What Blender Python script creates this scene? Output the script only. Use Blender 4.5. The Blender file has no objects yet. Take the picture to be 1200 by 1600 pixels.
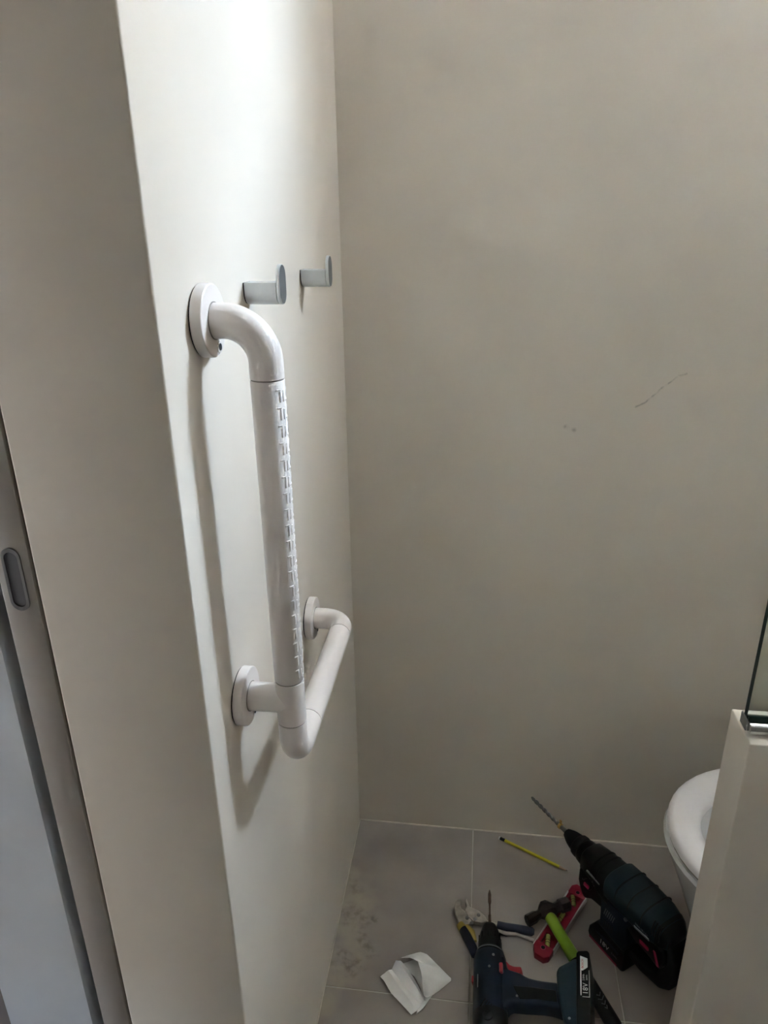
import bpy, bmesh, math, random
from mathutils import Vector, Matrix
random.seed(7)
PI = math.pi
scene = bpy.context.scene
COL = scene.collection

# ------------------------------------------------------------------ camera
cam_d = bpy.data.cameras.new('camera')
cam_d.sensor_fit = 'HORIZONTAL'; cam_d.sensor_width = 36.0
cam_d.lens = 1130.86 / 1200.0 * 36.0
cam_d.clip_start = 0.02
cam = bpy.data.objects.new('camera', cam_d); COL.objects.link(cam)
R_ = Vector((0.9915089, 0.1293400, -0.0134628))
U_ = Vector((-0.0355142, 0.3689240, 0.9287808))
F_ = Vector((-0.1250953, 0.9204163, -0.3703848))
cam.matrix_world = Matrix(((R_.x, U_.x, -F_.x, 0.27199), (R_.y, U_.y, -F_.y, 0.0),
                           (R_.z, U_.z, -F_.z, 1.45), (0, 0, 0, 1)))
scene.camera = cam

# ------------------------------------------------------------------ sky + exposure
SKY = 14.5
world = bpy.data.worlds.new('overcast_sky'); scene.world = world
world.use_nodes = True
wn = world.node_tree.nodes; wl = world.node_tree.links; wn.clear()
w_out = wn.new('ShaderNodeOutputWorld'); w_bg = wn.new('ShaderNodeBackground')
w_geo = wn.new('ShaderNodeTexCoord'); w_sep = wn.new('ShaderNodeSeparateXYZ')
# CIE overcast sky: three times brighter at the zenith than at the horizon; dull ground below
w_clp = wn.new('ShaderNodeMath'); w_clp.operation = 'MAXIMUM'; w_clp.inputs[1].default_value = 0.0
w_lum = wn.new('ShaderNodeMath'); w_lum.operation = 'MULTIPLY_ADD'; w_lum.inputs[1].default_value = 2/3; w_lum.inputs[2].default_value = 1/3
w_up = wn.new('ShaderNodeMath'); w_up.operation = 'GREATER_THAN'; w_up.inputs[1].default_value = 0.0
w_col = wn.new('ShaderNodeMix'); w_col.data_type = 'RGBA'; w_col.blend_type = 'MIX'
w_col.inputs['A'].default_value = (0.16, 0.15, 0.14, 1)
w_sky = wn.new('ShaderNodeVectorMath'); w_sky.operation = 'SCALE'; w_sky.inputs[0].default_value = (0.69, 0.86, 1.08)
wl.new(w_geo.outputs['Generated'], w_sep.inputs[0]); wl.new(w_sep.outputs['Z'], w_clp.inputs[0]); wl.new(w_sep.outputs['Z'], w_up.inputs[0])
wl.new(w_clp.outputs[0], w_lum.inputs[0]); wl.new(w_lum.outputs[0], w_sky.inputs['Scale'])
wl.new(w_sky.outputs[0], w_col.inputs['B']); wl.new(w_up.outputs[0], w_col.inputs['Factor']); wl.new(w_col.outputs['Result'], w_bg.inputs[0])
w_bg.inputs[1].default_value = SKY; wl.new(w_bg.outputs[0], w_out.inputs[0])
vs = scene.view_settings
vs.view_transform = 'Standard'; vs.look = 'None'; vs.gamma = 1.0; vs.exposure = 5.06
vs.use_curve_mapping = False
scene.cycles.use_denoising = True; scene.cycles.use_adaptive_sampling = True; scene.cycles.adaptive_threshold = 0.05
scene.cycles.max_bounces = 7; scene.cycles.diffuse_bounces = 6; scene.cycles.transparent_max_bounces = 16
scene.cycles.sample_clamp_indirect = 8.0

# room numbers (metres)
D = 1.4411        # back wall
YE = 0.5967       # near end of the left wall
XR = 1.54         # right wall
PYL = 0.870     # the toilet bay begins behind the low wall
YF = -2.4         # wall behind the camera
ZC = 2.88
WIN = (1.00, 1.50, 2.08, 2.78)      # window in the back wall: x0 x1 z0 z1
WT = 0.06                           # outer wall thickness
HWIN = (-0.15, 0.42, 0.12, 0.62)      # unseen window added to the next room, set low for fill light (in the wall x = -3): y0 y1 z0 z1
def portal(name, loc, rot, sx, sy):
    l = bpy.data.lights.new(name, 'AREA'); l.shape = 'RECTANGLE'; l.size = sx; l.size_y = sy
    l.cycles.is_portal = True
    o = bpy.data.objects.new(name, l); COL.objects.link(o); o.location = loc; o.rotation_euler = rot
    return o
portal('window_portal', ((WIN[0]+WIN[1])/2, D+WT-0.005, (WIN[2]+WIN[3])/2), (-PI/2, 0, 0), WIN[1]-WIN[0], WIN[3]-WIN[2])
portal('hall_portal', (-3.1, (HWIN[0]+HWIN[1])/2, (HWIN[2]+HWIN[3])/2), (PI/2, 0, -PI/2), HWIN[1]-HWIN[0], HWIN[3]-HWIN[2])

# ------------------------------------------------------------------ materials
def mat(name, col, rough=0.5, metal=0.0, var=0.0, vscale=12.0, bump=0.0, bscale=60.0, coat=0.0, spec=0.5, col2=None, wr=0.0):
    m = bpy.data.materials.new(name); m.use_nodes = True
    nt = m.node_tree; n = nt.nodes; l = nt.links
    b = n['Principled BSDF']
    b.inputs['Roughness'].default_value = rough; b.inputs['Metallic'].default_value = metal
    b.inputs['Coat Weight'].default_value = coat; b.inputs['Specular IOR Level'].default_value = spec
    b.inputs['Base Color'].default_value = (*col, 1)
    tc = n.new('ShaderNodeTexCoord')
    nz = n.new('ShaderNodeTexNoise'); nz.inputs['Scale'].default_value = vscale; nz.inputs['Detail'].default_value = 3
    l.new(tc.outputs['Object'], nz.inputs['Vector'])
    if var or col2:
        c2 = col2 if col2 else tuple(min(1, c*(1+var)) for c in col)
        c1 = col if col2 else tuple(c*(1-var) for c in col)
        rp = n.new('ShaderNodeValToRGB')
        rp.color_ramp.elements[0].position = 0.32; rp.color_ramp.elements[0].color = (*c1, 1)
        rp.color_ramp.elements[1].position = 0.68; rp.color_ramp.elements[1].color = (*c2, 1)
        l.new(nz.outputs['Fac'], rp.inputs['Fac']); l.new(rp.outputs['Color'], b.inputs['Base Color'])
    if wr:
        mr = n.new('ShaderNodeMapRange'); mr.inputs[3].default_value = max(0.02, rough-wr); mr.inputs[4].default_value = min(1, rough+wr)
        l.new(nz.outputs['Fac'], mr.inputs[0]); l.new(mr.outputs[0], b.inputs['Roughness'])
    if bump:
        nb = n.new('ShaderNodeTexNoise'); nb.inputs['Scale'].default_value = bscale; nb.inputs['Detail'].default_value = 2
        l.new(tc.outputs['Object'], nb.inputs['Vector'])
        bp = n.new('ShaderNodeBump'); bp.inputs['Strength'].default_value = bump; bp.inputs['Distance'].default_value = 0.002
        l.new(nb.outputs['Fac'], bp.inputs['Height']); l.new(bp.outputs['Normal'], b.inputs['Normal'])
    return m

def add_marks(m, segs, colour, strength, width, wob=0.012, wscale=35.0, breakup=40.0, thr=0.5):
    """Scuffs with a shape of their own: each seg is ((x,y,z),(x,y,z)); wobbling broken strokes in world space."""
    nt = m.node_tree; n = nt.nodes; l = nt.links; b = n['Principled BSDF']
    g = n.new('ShaderNodeNewGeometry')
    nz = n.new('ShaderNodeTexNoise'); nz.inputs['Scale'].default_value = wscale; nz.inputs['Detail'].default_value = 3
    l.new(g.outputs['Position'], nz.inputs['Vector'])
    sub = n.new('ShaderNodeVectorMath'); sub.operation = 'SUBTRACT'; sub.inputs[1].default_value = (.5, .5, .5)
    l.new(nz.outputs['Color'], sub.inputs[0])
    sc = n.new('ShaderNodeVectorMath'); sc.operation = 'SCALE'; sc.inputs['Scale'].default_value = wob
    l.new(sub.outputs[0], sc.inputs[0])
    pos = n.new('ShaderNodeVectorMath'); pos.operation = 'ADD'
    l.new(g.outputs['Position'], pos.inputs[0]); l.new(sc.outputs[0], pos.inputs[1])
    total = None
    for (A, B_) in segs:
        A = Vector(A); Bv = Vector(B_); d = Bv-A; L2 = d.length_squared
        pa = n.new('ShaderNodeVectorMath'); pa.operation = 'SUBTRACT'; pa.inputs[1].default_value = A; l.new(pos.outputs[0], pa.inputs[0])
        dt = n.new('ShaderNodeVectorMath'); dt.operation = 'DOT_PRODUCT'; dt.inputs[1].default_value = d; l.new(pa.outputs[0], dt.inputs[0])
        dv = n.new('ShaderNodeMath'); dv.operation = 'DIVIDE'; dv.use_clamp = True; dv.inputs[1].default_value = L2; l.new(dt.outputs['Value'], dv.inputs[0])
        pr = n.new('ShaderNodeVectorMath'); pr.operation = 'SCALE'; pr.inputs[0].default_value = d; l.new(dv.outputs[0], pr.inputs['Scale'])
        df = n.new('ShaderNodeVectorMath'); df.operation = 'DISTANCE'; l.new(pa.outputs[0], df.inputs[0]); l.new(pr.outputs[0], df.inputs[1])
        mr = n.new('ShaderNodeMapRange'); mr.inputs[1].default_value = 0; mr.inputs[2].default_value = width
        mr.inputs[3].default_value = 1; mr.inputs[4].default_value = 0; mr.interpolation_type = 'SMOOTHSTEP'
        l.new(df.outputs['Value'], mr.inputs[0])
        if total is None: total = mr.outputs[0]
        else:
            mx = n.new('ShaderNodeMath'); mx.operation = 'MAXIMUM'; l.new(total, mx.inputs[0]); l.new(mr.outputs[0], mx.inputs[1]); total = mx.outputs[0]
    n2 = n.new('ShaderNodeTexNoise'); n2.inputs['Scale'].default_value = breakup; n2.inputs['Detail'].default_value = 5
    l.new(g.outputs['Position'], n2.inputs['Vector'])
    m2 = n.new('ShaderNodeMapRange'); m2.inputs[1].default_value = thr-.08; m2.inputs[2].default_value = thr+.12
    l.new(n2.outputs['Fac'], m2.inputs[0])
    mu = n.new('ShaderNodeMath'); mu.operation = 'MULTIPLY'; l.new(total, mu.inputs[0]); l.new(m2.outputs[0], mu.inputs[1])
    ms = n.new('ShaderNodeMath'); ms.operation = 'MULTIPLY'; ms.inputs[1].default_value = strength; l.new(mu.outputs[0], ms.inputs[0])
    mix = n.new('ShaderNodeMix'); mix.data_type = 'RGBA'
    old = b.inputs['Base Color'].links[0].from_socket if b.inputs['Base Color'].links else None
    if old: l.new(old, mix.inputs['A'])
    else: mix.inputs['A'].default_value = b.inputs['Base Color'].default_value
    mix.inputs['B'].default_value = (*colour, 1)
    l.new(ms.outputs[0], mix.inputs['Factor']); l.new(mix.outputs['Result'], b.inputs['Base Color'])

WALL = (0.70, 0.635, 0.55)
M = {}
M['plaster'] = mat('greige_microcement', WALL, 0.62, var=0.035, vscale=3.5, bump=0.10, bscale=45, wr=0.08)
M['plaster_back'] = mat('greige_microcement_scuffed', WALL, 0.62, var=0.035, vscale=3.0, bump=0.10, bscale=45, wr=0.08)
add_marks(M['plaster_back'], [((0.575, D, 1.110), (0.592, D, 1.118)), ((0.592, D, 1.118), (0.612, D, 1.140)), ((0.612, D, 1.142), (0.648, D, 1.172)), ((0.648, D, 1.172), (0.662, D, 1.176))],
          (0.25, 0.235, 0.20), 0.6, 0.0030, wob=0.006, wscale=60, breakup=90, thr=0.5)
add_marks(M['plaster_back'], [((0.445, D, 1.068), (0.462, D, 1.062))], (0.33, 0.28, 0.23), 0.6, 0.007, wob=0.004, breakup=60, thr=0.42)
M['plaster_front'] = mat('taupe_microcement', (0.41, 0.38, 0.355), 0.6, var=0.04, vscale=3, bump=0.1)
M['white_paint'] = mat('white_paint', (0.86, 0.86, 0.85), 0.5, var=0.02, bump=0.05)
M['hall_paint'] = mat('cool_white_paint', (0.72, 0.765, 0.83), 0.5, var=0.02, bump=0.05)
M['ceiling_paint'] = mat('ceiling_paint', (0.70, 0.69, 0.67), 0.6, var=0.02, bump=0.05)
M['door'] = mat('door_lacquer', (0.40, 0.365, 0.335), 0.45, var=0.02)
M['dark_wood'] = mat('brown_wood_seal', (0.075, 0.048, 0.034), 0.6, var=0.3, vscale=30)
M['steel'] = mat('satin_nickel', (0.30, 0.30, 0.30), 0.38, 0.9, var=0.05, vscale=50)
M['steel_dark'] = mat('dark_nickel', (0.17, 0.17, 0.18), 0.45, 0.8, var=0.05)
M['grout'] = mat('pale_grout', (0.52, 0.49, 0.43), 0.8, var=0.1, vscale=40)
M['tile'] = mat('taupe_stone_tile', (0.31, 0.272, 0.242), 0.55, var=0.09, vscale=9, bump=0.15, bscale=160, wr=0.1)
add_marks(M['tile'], [((0.02, 1.185, 0), (0.05, 1.165, 0)), ((0.01, 1.165, 0), (0.075, 1.15, 0)), ((0.02, 1.14, 0), (0.06, 1.12, 0)), ((0.01, 1.07, 0), (0.07, 1.045, 0)),
                      ((0.0, 1.045, 0), (0.05, 1.03, 0)), ((0.06, 1.10, 0), (0.085, 1.07, 0)), ((0.01, 1.25, 0), (0.025, 1.225, 0))],
          (0.10, 0.09, 0.08), 0.75, 0.02, wob=0.03, wscale=30, breakup=75, thr=0.5)
add_marks(M['tile'], [((0.0, 0.95, 0), (0.0, 1.26, 0)), ((0.03, 1.0, 0), (0.04, 1.2, 0))], (0.42, 0.37, 0.28), 0.6, 0.075, wob=0.05, wscale=14, breakup=18, thr=0.46)
M['sealant'] = mat('cream_sealant', (0.60, 0.54, 0.45), 0.5, var=0.08, vscale=30)
M['wood_floor'] = mat('dark_floorboard', (0.13, 0.10, 0.085), 0.5, var=0.2, vscale=8)
M['nylon'] = mat('white_nylon', (0.78, 0.72, 0.68), 0.30, var=0.012, vscale=6, coat=0.08)
M['gap'] = mat('joint_gap', (0.30, 0.27, 0.24), 0.7, var=0.1)
M['black_gap'] = mat('black_gasket', (0.012, 0.012, 0.012), 0.7, var=0.1)
M['hook'] = mat('silver_anodised_aluminium', (0.66, 0.67, 0.67), 0.36, 0.55, var=0.04, vscale=60)
M['hook_front'] = mat('brushed_grey_aluminium', (0.125, 0.125, 0.12), 0.5, 0.3, var=0.06, vscale=60)
M['chrome'] = mat('polished_aluminium', (0.72, 0.72, 0.70), 0.16, 1.0, var=0.03)
M['ceramic'] = mat('white_ceramic', (0.80, 0.80, 0.79), 0.12, var=0.01, coat=0.4)
M['seat'] = mat('white_seat_plastic', (0.82, 0.80, 0.80), 0.28, var=0.01)
M['paper'] = mat('white_tissue', (0.74, 0.73, 0.70), 0.85, var=0.03, vscale=40, bump=0.15, bscale=200)
M['pyellow'] = mat('yellow_lacquer', (0.55, 0.47, 0.02), 0.3, var=0.08, vscale=40, coat=0.3)
M['pdark'] = mat('pencil_dark_stripe', (0.16, 0.14, 0.012), 0.35, var=0.1)
M['black'] = mat('black_plastic', (0.005, 0.0055, 0.0065), 0.45, var=0.2, vscale=30, spec=0.25)
M['black_soft'] = mat('black_rubber', (0.006, 0.006, 0.007), 0.62, var=0.2, vscale=40, bump=0.1, spec=0.25)
M['navy'] = mat('dark_navy_plastic', (0.006, 0.013, 0.027), 0.45, var=0.15, vscale=25, spec=0.28)
M['teal'] = mat('dark_petrol_plastic', (0.007, 0.019, 0.028), 0.48, var=0.15, vscale=25, spec=0.28)
M['red'] = mat('red_plastic', (0.30, 0.014, 0.020), 0.35, var=0.08)
M['crimson'] = mat('crimson_plastic', (0.34, 0.012, 0.06), 0.35, var=0.08)
M['level_red'] = mat('level_red_plastic', (0.24, 0.008, 0.026), 0.45, var=0.08, spec=0.3)
M['white_print'] = mat('pale_print', (0.62, 0.62, 0.61), 0.5, var=0.03)
M['grey_print'] = mat('grey_print', (0.16, 0.17, 0.18), 0.5, var=0.03)
M['red_print'] = mat('red_print', (0.5, 0.03, 0.03), 0.5, var=0.03)
M['bit_steel'] = mat('dull_drill_steel', (0.16, 0.155, 0.15), 0.42, 0.85, var=0.2, vscale=120)
M['bit_brown'] = mat('bronze_screwdriver_steel', (0.15, 0.105, 0.085), 0.4, 0.85, var=0.2, vscale=90)
M['tape'] = mat('amber_tape', (0.42, 0.25, 0.06), 0.5, var=0.2, vscale=200)
M['forged'] = mat('forged_brown_steel', (0.038, 0.028, 0.025), 0.42, 0.55, var=0.35, vscale=55, bump=0.3, bscale=160)
M['lime'] = mat('lime_green_fibreglass', (0.165, 0.275, 0.010), 0.38, var=0.10, vscale=40)
M['level_alu'] = mat('brushed_aluminium_edge', (0.62, 0.60, 0.58), 0.35, 0.6, var=0.05, vscale=80)
M['vial'] = mat('yellow_green_vial', (0.45, 0.44, 0.14), 0.12, var=0.1, vscale=60, coat=0.5)
M['plier_steel'] = mat('nickel_plier_steel', (0.40, 0.36, 0.32), 0.40, 0.30, var=0.18, vscale=70)
M['plier_blue'] = mat('navy_grip', (0.005, 0.011, 0.036), 0.45, var=0.12)
M['plier_yellow'] = mat('mustard_grip', (0.33, 0.24, 0.05), 0.5, var=0.1)
M['pencil_wood'] = mat('cedar_wood', (0.36, 0.24, 0.17), 0.7, var=0.12, vscale=120)
M['graphite'] = mat('graphite', (0.03, 0.03, 0.03), 0.4, var=0.1)

def glass_mat(name, tint, gloss):
    m = bpy.data.materials.new(name); m.use_nodes = True
    n = m.node_tree.nodes; l = m.node_tree.links; n.clear()
    out = n.new('ShaderNodeOutputMaterial'); mx = n.new('ShaderNodeMixShader'); lw = n.new('ShaderNodeLayerWeight'); lw.inputs['Blend'].default_value = 0.5
    pw_ = n.new('ShaderNodeMath'); pw_.operation = 'POWER'; pw_.inputs[1].default_value = 5.0; l.new(lw.outputs['Facing'], pw_.inputs[0])
    fr = n.new('ShaderNodeMapRange'); fr.inputs[3].default_value = 0.035; fr.inputs[4].default_value = 0.9; l.new(pw_.outputs[0], fr.inputs[0])
    tr = n.new('ShaderNodeBsdfTransparent'); tr.inputs[0].default_value = (*tint, 1)
    gl = n.new('ShaderNodeBsdfGlossy'); gl.inputs['Roughness'].default_value = 0.01; gl.inputs['Color'].default_value = (*[gloss]*3, 1)
    l.new(fr.outputs[0], mx.inputs[0]); l.new(tr.outputs[0], mx.inputs[1]); l.new(gl.outputs[0], mx.inputs[2]); l.new(mx.outputs[0], out.inputs[0])
    return m
M['glass'] = glass_mat('clear_greenish_glass', (0.95, 0.985, 0.965), 1.0)
M['window_glass'] = glass_mat('window_glass', (0.98, 0.99, 0.985), 0.8)
M['glass_edge'] = mat('dark_green_glass_edge', (0.006, 0.022, 0.020), 0.35, var=0.3, vscale=25, spec=0.2)

# ------------------------------------------------------------------ geometry helpers
def finish(bm, ang=38):
    bmesh.ops.recalc_face_normals(bm, faces=bm.faces[:])
    lim = math.radians(ang)
    for f in bm.faces: f.smooth = True
    for e in bm.edges:
        e.smooth = len(e.link_faces) == 2 and e.calc_face_angle(4) < lim
def obj(name, bm, m, parent=None, ang=38, mats=None):
    finish(bm, ang)
    me = bpy.data.meshes.new(name); bm.to_mesh(me); bm.free()
    for mm in (mats or [m]): me.materials.append(M[mm])
    o = bpy.data.objects.new(name, me); COL.objects.link(o)
    if parent: o.parent = parent
    return o
def tag(o, label=None, cat=None, group=None, kind=None):
    if label: o['label'] = label
    if cat: o['category'] = cat
    if group: o['group'] = group
    if kind: o['kind'] = kind
    return o
def empty(name, loc, rot=(0, 0, 0)):
    o = bpy.data.objects.new(name, None); o.empty_display_size = 0.03
    COL.objects.link(o); o.location = loc; o.rotation_euler = rot
    return o
def NB(): return bmesh.new()
def bevel(bm, w, seg=2, geom=None):
    if w > 0:
        bmesh.ops.bevel(bm, geom=(geom if geom is not None else bm.edges[:]), offset=w, offset_type='OFFSET', segments=seg, profile=0.5, affect='EDGES', clamp_overlap=True)
def box(x0, x1, y0, y1, z0, z1, bev=0.0, seg=2, bm=None):
    b = NB()
    v = [b.verts.new(p) for p in ((x0, y0, z0), (x1, y0, z0), (x1, y1, z0), (x0, y1, z0), (x0, y0, z1), (x1, y0, z1), (x1, y1, z1), (x0, y1, z1))]
    for f in ((0, 3, 2, 1), (4, 5, 6, 7), (0, 1, 5, 4), (1, 2, 6, 5), (2, 3, 7, 6), (3, 0, 4, 7)): b.faces.new([v[i] for i in f])
    bevel(b, bev, seg)
    if bm is None: return b
    merge(bm, b); return bm
def merge(dst, src, mtx=None):
    me = bpy.data.meshes.new('tmp')
    if mtx is not None: bmesh.ops.transform(src, matrix=mtx, verts=src.verts[:])
    src.to_mesh(me); src.free(); dst.from_mesh(me); bpy.data.meshes.remove(me)
def prism(poly, lo, hi, axes='xy', bev=0.0, seg=2, side_only=False):
    """Extrude a 2-D polygon along the third axis. axes names which local axes the 2-D points use."""
    b = NB()
    def P(p, t):
        if axes == 'xy': return (p[0], p[1], t)
        if axes == 'xz': return (p[0], t, p[1])
        return (t, p[0], p[1])
    A = [b.verts.new(P(p, lo)) for p in poly]; Bv = [b.verts.new(P(p, hi)) for p in poly]
    fa = b.faces.new(A); fb = b.faces.new(Bv[::-1]); n = len(poly)
    for i in range(n): b.faces.new((A[i], A[(i+1) % n], Bv[(i+1) % n], Bv[i]))
    bmesh.ops.recalc_face_normals(b, faces=b.faces[:])
    if bev: bevel(b, bev, seg, geom=(list(fa.edges)+list(fb.edges)) if side_only else None)
    big = [f for f in b.faces if len(f.verts) > 4]
    if big: bmesh.ops.triangulate(b, faces=big)
    return b
def lathe(prof, axis='y', seg=32, cap=True, centre=(0, 0, 0)):
    """prof: list of (t, r) along the axis."""
    b = NB(); rings = []
    cx, cy, cz = centre
    for t, r in prof:
        ring = []
        for k in range(seg):
            a = 2*PI*k/seg; c, s = r*math.cos(a), r*math.sin(a)
            p = {'x': (t, c, s), 'y': (c, t, s), 'z': (c, s, t)}[axis]
            ring.append(b.verts.new((p[0]+cx, p[1]+cy, p[2]+cz)))
        rings.append(ring)
    for i in range(len(rings)-1):
        for k in range(seg): b.faces.new((rings[i][k], rings[i][(k+1) % seg], rings[i+1][(k+1) % seg], rings[i+1][k]))
    if cap:
        b.faces.new(rings[0]); b.faces.new(rings[-1])
    return b
def sweep(path, rad, seg=24, cap=True, prof=None, up=None):
    """Tube along a polyline; rad is a number or a list; prof optional closed (x,y) list."""
    P = [Vector(p) for p in path]; n = len(P); b = NB(); rings = []
    T = []
    for i in range(n):
        t = (P[min(i+1, n-1)]-P[max(i-1, 0)]); T.append(t.normalized())
    ref = Vector(up) if up else (Vector((0, 0, 1)) if abs(T[0].z) < 0.9 else Vector((1, 0, 0)))
    N = (ref-T[0]*ref.dot(T[0])).normalized()
    for i in range(n):
        if i:
            N = (N-T[i]*N.dot(T[i])).normalized()
        Bn = T[i].cross(N); r = rad[i] if isinstance(rad, (list, tuple)) else rad
        pts = prof if prof else [(math.cos(2*PI*k/seg), math.sin(2*PI*k/seg)) for k in range(seg)]
        rings.append([b.verts.new(P[i]+N*(x*r)+Bn*(y*r)) for x, y in pts])
    m = len(rings[0])
    for i in range(n-1):
        for k in range(m): b.faces.new((rings[i][k], rings[i][(k+1) % m], rings[i+1][(k+1) % m], rings[i+1][k]))
    if cap: b.faces.new(rings[0]); b.faces.new(rings[-1])
    return b
def arc(c, a, b_, r, n=12):
    """Quarter arc round centre c from direction a to direction b_ (unit, perpendicular)."""
    c, a, b_ = Vector(c), Vector(a), Vector(b_)
    return [c+a*(r*math.cos(PI/2*k/n))+b_*(r*math.sin(PI/2*k/n)) for k in range(n+1)]
def stadium(w, h, n=10, cy=0, cz=0):
    r = w/2; pts = []
    for k in range(n+1): a = PI*k/n; pts.append((cy+r*math.cos(a), cz+h/2-r+r*math.sin(a)))
    for k in range(n+1): a = PI+PI*k/n; pts.append((cy+r*math.cos(a), cz-h/2+r+r*math.sin(a)))
    return pts
def text(name, body, size, m, parent, mtx, extrude=0.00015, spacing=1.0):
    cu = bpy.data.curves.new(name, 'FONT'); cu.body = body; cu.size = size; cu.extrude = extrude
    cu.align_x = 'CENTER'; cu.align_y = 'CENTER'; cu.space_character = spacing; cu.resolution_u = 3
    t = bpy.data.objects.new(name+'_src', cu); COL.objects.link(t)
    dg = bpy.context.evaluated_depsgraph_get(); me = bpy.data.meshes.new_from_object(t.evaluated_get(dg))
    bpy.data.objects.remove(t); bpy.data.curves.remove(cu)
    me.name = name; me.transform(mtx); me.materials.clear(); me.materials.append(M[m])
    o = bpy.data.objects.new(name, me); COL.objects.link(o); o.parent = parent
    return o
def frame(o, ex, ey, ez):
    ex, ey, ez = Vector(ex), Vector(ey), Vector(ez)
    return Matrix(((ex.x, ey.x, ez.x, o[0]), (ex.y, ey.y, ez.y, o[1]), (ex.z, ey.z, ez.z, o[2]), (0, 0, 0, 1)))
def struct(name, bm, m, parent=None, ang=38):
    o = obj(name, bm, m, parent, ang)
    if parent is None: tag(o, kind='structure')
    return o

# ------------------------------------------------------------------ the setting
floor = struct('floor', box(-0.01, XR+0.05, YF, D+0.05, -0.06, -0.0012), 'grout')
XG = [0.0, 0.2955, 0.5955, 0.8955, 1.1955, 1.4955, XR]
YG = [YF, -2.008, -1.408, -0.808, -0.208, 0.392, 0.992, D]
for i in range(6):
    for j in range(7):
        obj('tile', box(XG[i]+0.0012, XG[i+1]-0.0012, YG[j]+0.0012, YG[j+1]-0.0012, -0.009, 0.0, 0.0006, 1), 'tile', floor)

wl_ = box(-0.1612, 0.0, YE, D, 0.0, ZC)
ed = [e for e in wl_.edges if all(abs(v.co.y-YE) < 1e-6 for v in e.verts) and abs(e.verts[0].co.z-e.verts[1].co.z) > 1]
bevel(wl_, 0.0025, 3, ed)
struct('wall_left', wl_, 'plaster')
wb = NB()
for (a, b_, c, d) in ((-0.161, WIN[0], 0, ZC), (WIN[1], XR+0.2, 0, ZC), (WIN[0], WIN[1], 0, WIN[2]), (WIN[0], WIN[1], WIN[3], ZC)):
    box(a, b_, D, D+WT, c, d, bm=wb)
struct('wall_back', wb, 'plaster_back')
struct('wall_right', box(XR, XR+0.2, YF-0.1, PYL, 0, ZC), 'plaster_front')
struct('wall_bay_bounce', box(XR, XR+0.2, PYL, D, 0, ZC), 'white_paint')  # unseen stretch of the right wall, made white to bounce more light
struct('wall_ledge', box(1.38, XR, PYL, D, 0, 1.15), 'white_paint')
struct('wall_front', box(-3.2, XR, YF-0.1, YF, 0, ZC), 'plaster_front')
struct('ceiling', box(-3.2, XR+0.2, YF-0.1, 2.7, ZC, ZC+0.1), 'ceiling_paint')
struct('wall_doorside', box(-0.343, 0.0, YF, -0.25, 0, ZC), 'plaster')
struct('wall_lintel', box(-0.343, 0.0, -0.25, YE, 2.12, ZC), 'plaster')
hj = box(-0.343, -0.2185, YE, 2.6, 0.0, ZC); struct('wall_hall_jamb', hj, 'hall_paint')
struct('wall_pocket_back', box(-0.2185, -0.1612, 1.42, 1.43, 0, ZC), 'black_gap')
struct('floor_hall', box(-3.1, -0.0, YF, 2.6, -0.06, -0.002), 'wood_floor')
struct('wall_hall_far', box(-3.2, -0.343, 2.6, 2.7, 0, ZC), 'hall_paint')
wh = NB()
for (a, b_, c, d) in ((YF, HWIN[0], 0, ZC), (HWIN[1], 2.6, 0, ZC), (HWIN[0], HWIN[1], 0, HWIN[2]), (HWIN[0], HWIN[1], HWIN[3], ZC)):
    box(-3.2, -3.1, a, b_, c, d, bm=wh)
struct('wall_hall_left', wh, 'hall_paint')
# unseen block added outside to cut the low sky light entering the bathroom window
struct('wall_sky_block', box(-12, 22, D+3.0, D+6.0, -3.0, 5.3), 'plaster_front')
# windows (frames and panes) in the openings
def window(name, horiz, x0, x1, z0, z1, at, t=0.03):
    f = NB(); w = 0.035
    for (a, b_, c, d) in ((x0, x0+w, z0, z1), (x1-w, x1, z0, z1), (x0+w, x1-w, z0, z0+w), (x0+w, x1-w, z1-w, z1)):
        if horiz: box(a, b_, at, at+t, c, d, bm=f)
        else: box(at, at+t, a, b_, c, d, bm=f)
    o = struct(name, f, 'white_paint')
    g = NB()
    if horiz: box(x0+w, x1-w, at+0.012, at+0.018, z0+w, z1-w, bm=g)
    else: box(at+0.012, at+0.018, x0+w, x1-w, z0+w, z1-w, bm=g)
    obj('pane', g, 'window_glass', o)
window('window_1', True, WIN[0], WIN[1], WIN[2], WIN[3], D+WT-0.034)
window('window_2', False, HWIN[0], HWIN[1], HWIN[2], HWIN[3], -3.19)
# sealant beads along the wall feet
def bead(name, pts, r=0.0020):
    s = NB()
    merge(s, sweep(pts, r, 8)); return struct(name, s, 'sealant')
bead('trim_1', [(0.001, D-0.001, 0.0004), (0.35, D-0.0014, 0.0002), (0.7, D-0.0008, 0.0004), (XR-0.002, D-0.001, 0.0004)])
bead('trim_2', [(0.0008, YE, 0.0002), (0.0014, 0.8, 0.0002), (0.0008, 1.1, 0.0004), (0.0012, D-0.002, 0.0003)], 0.0012)

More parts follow.
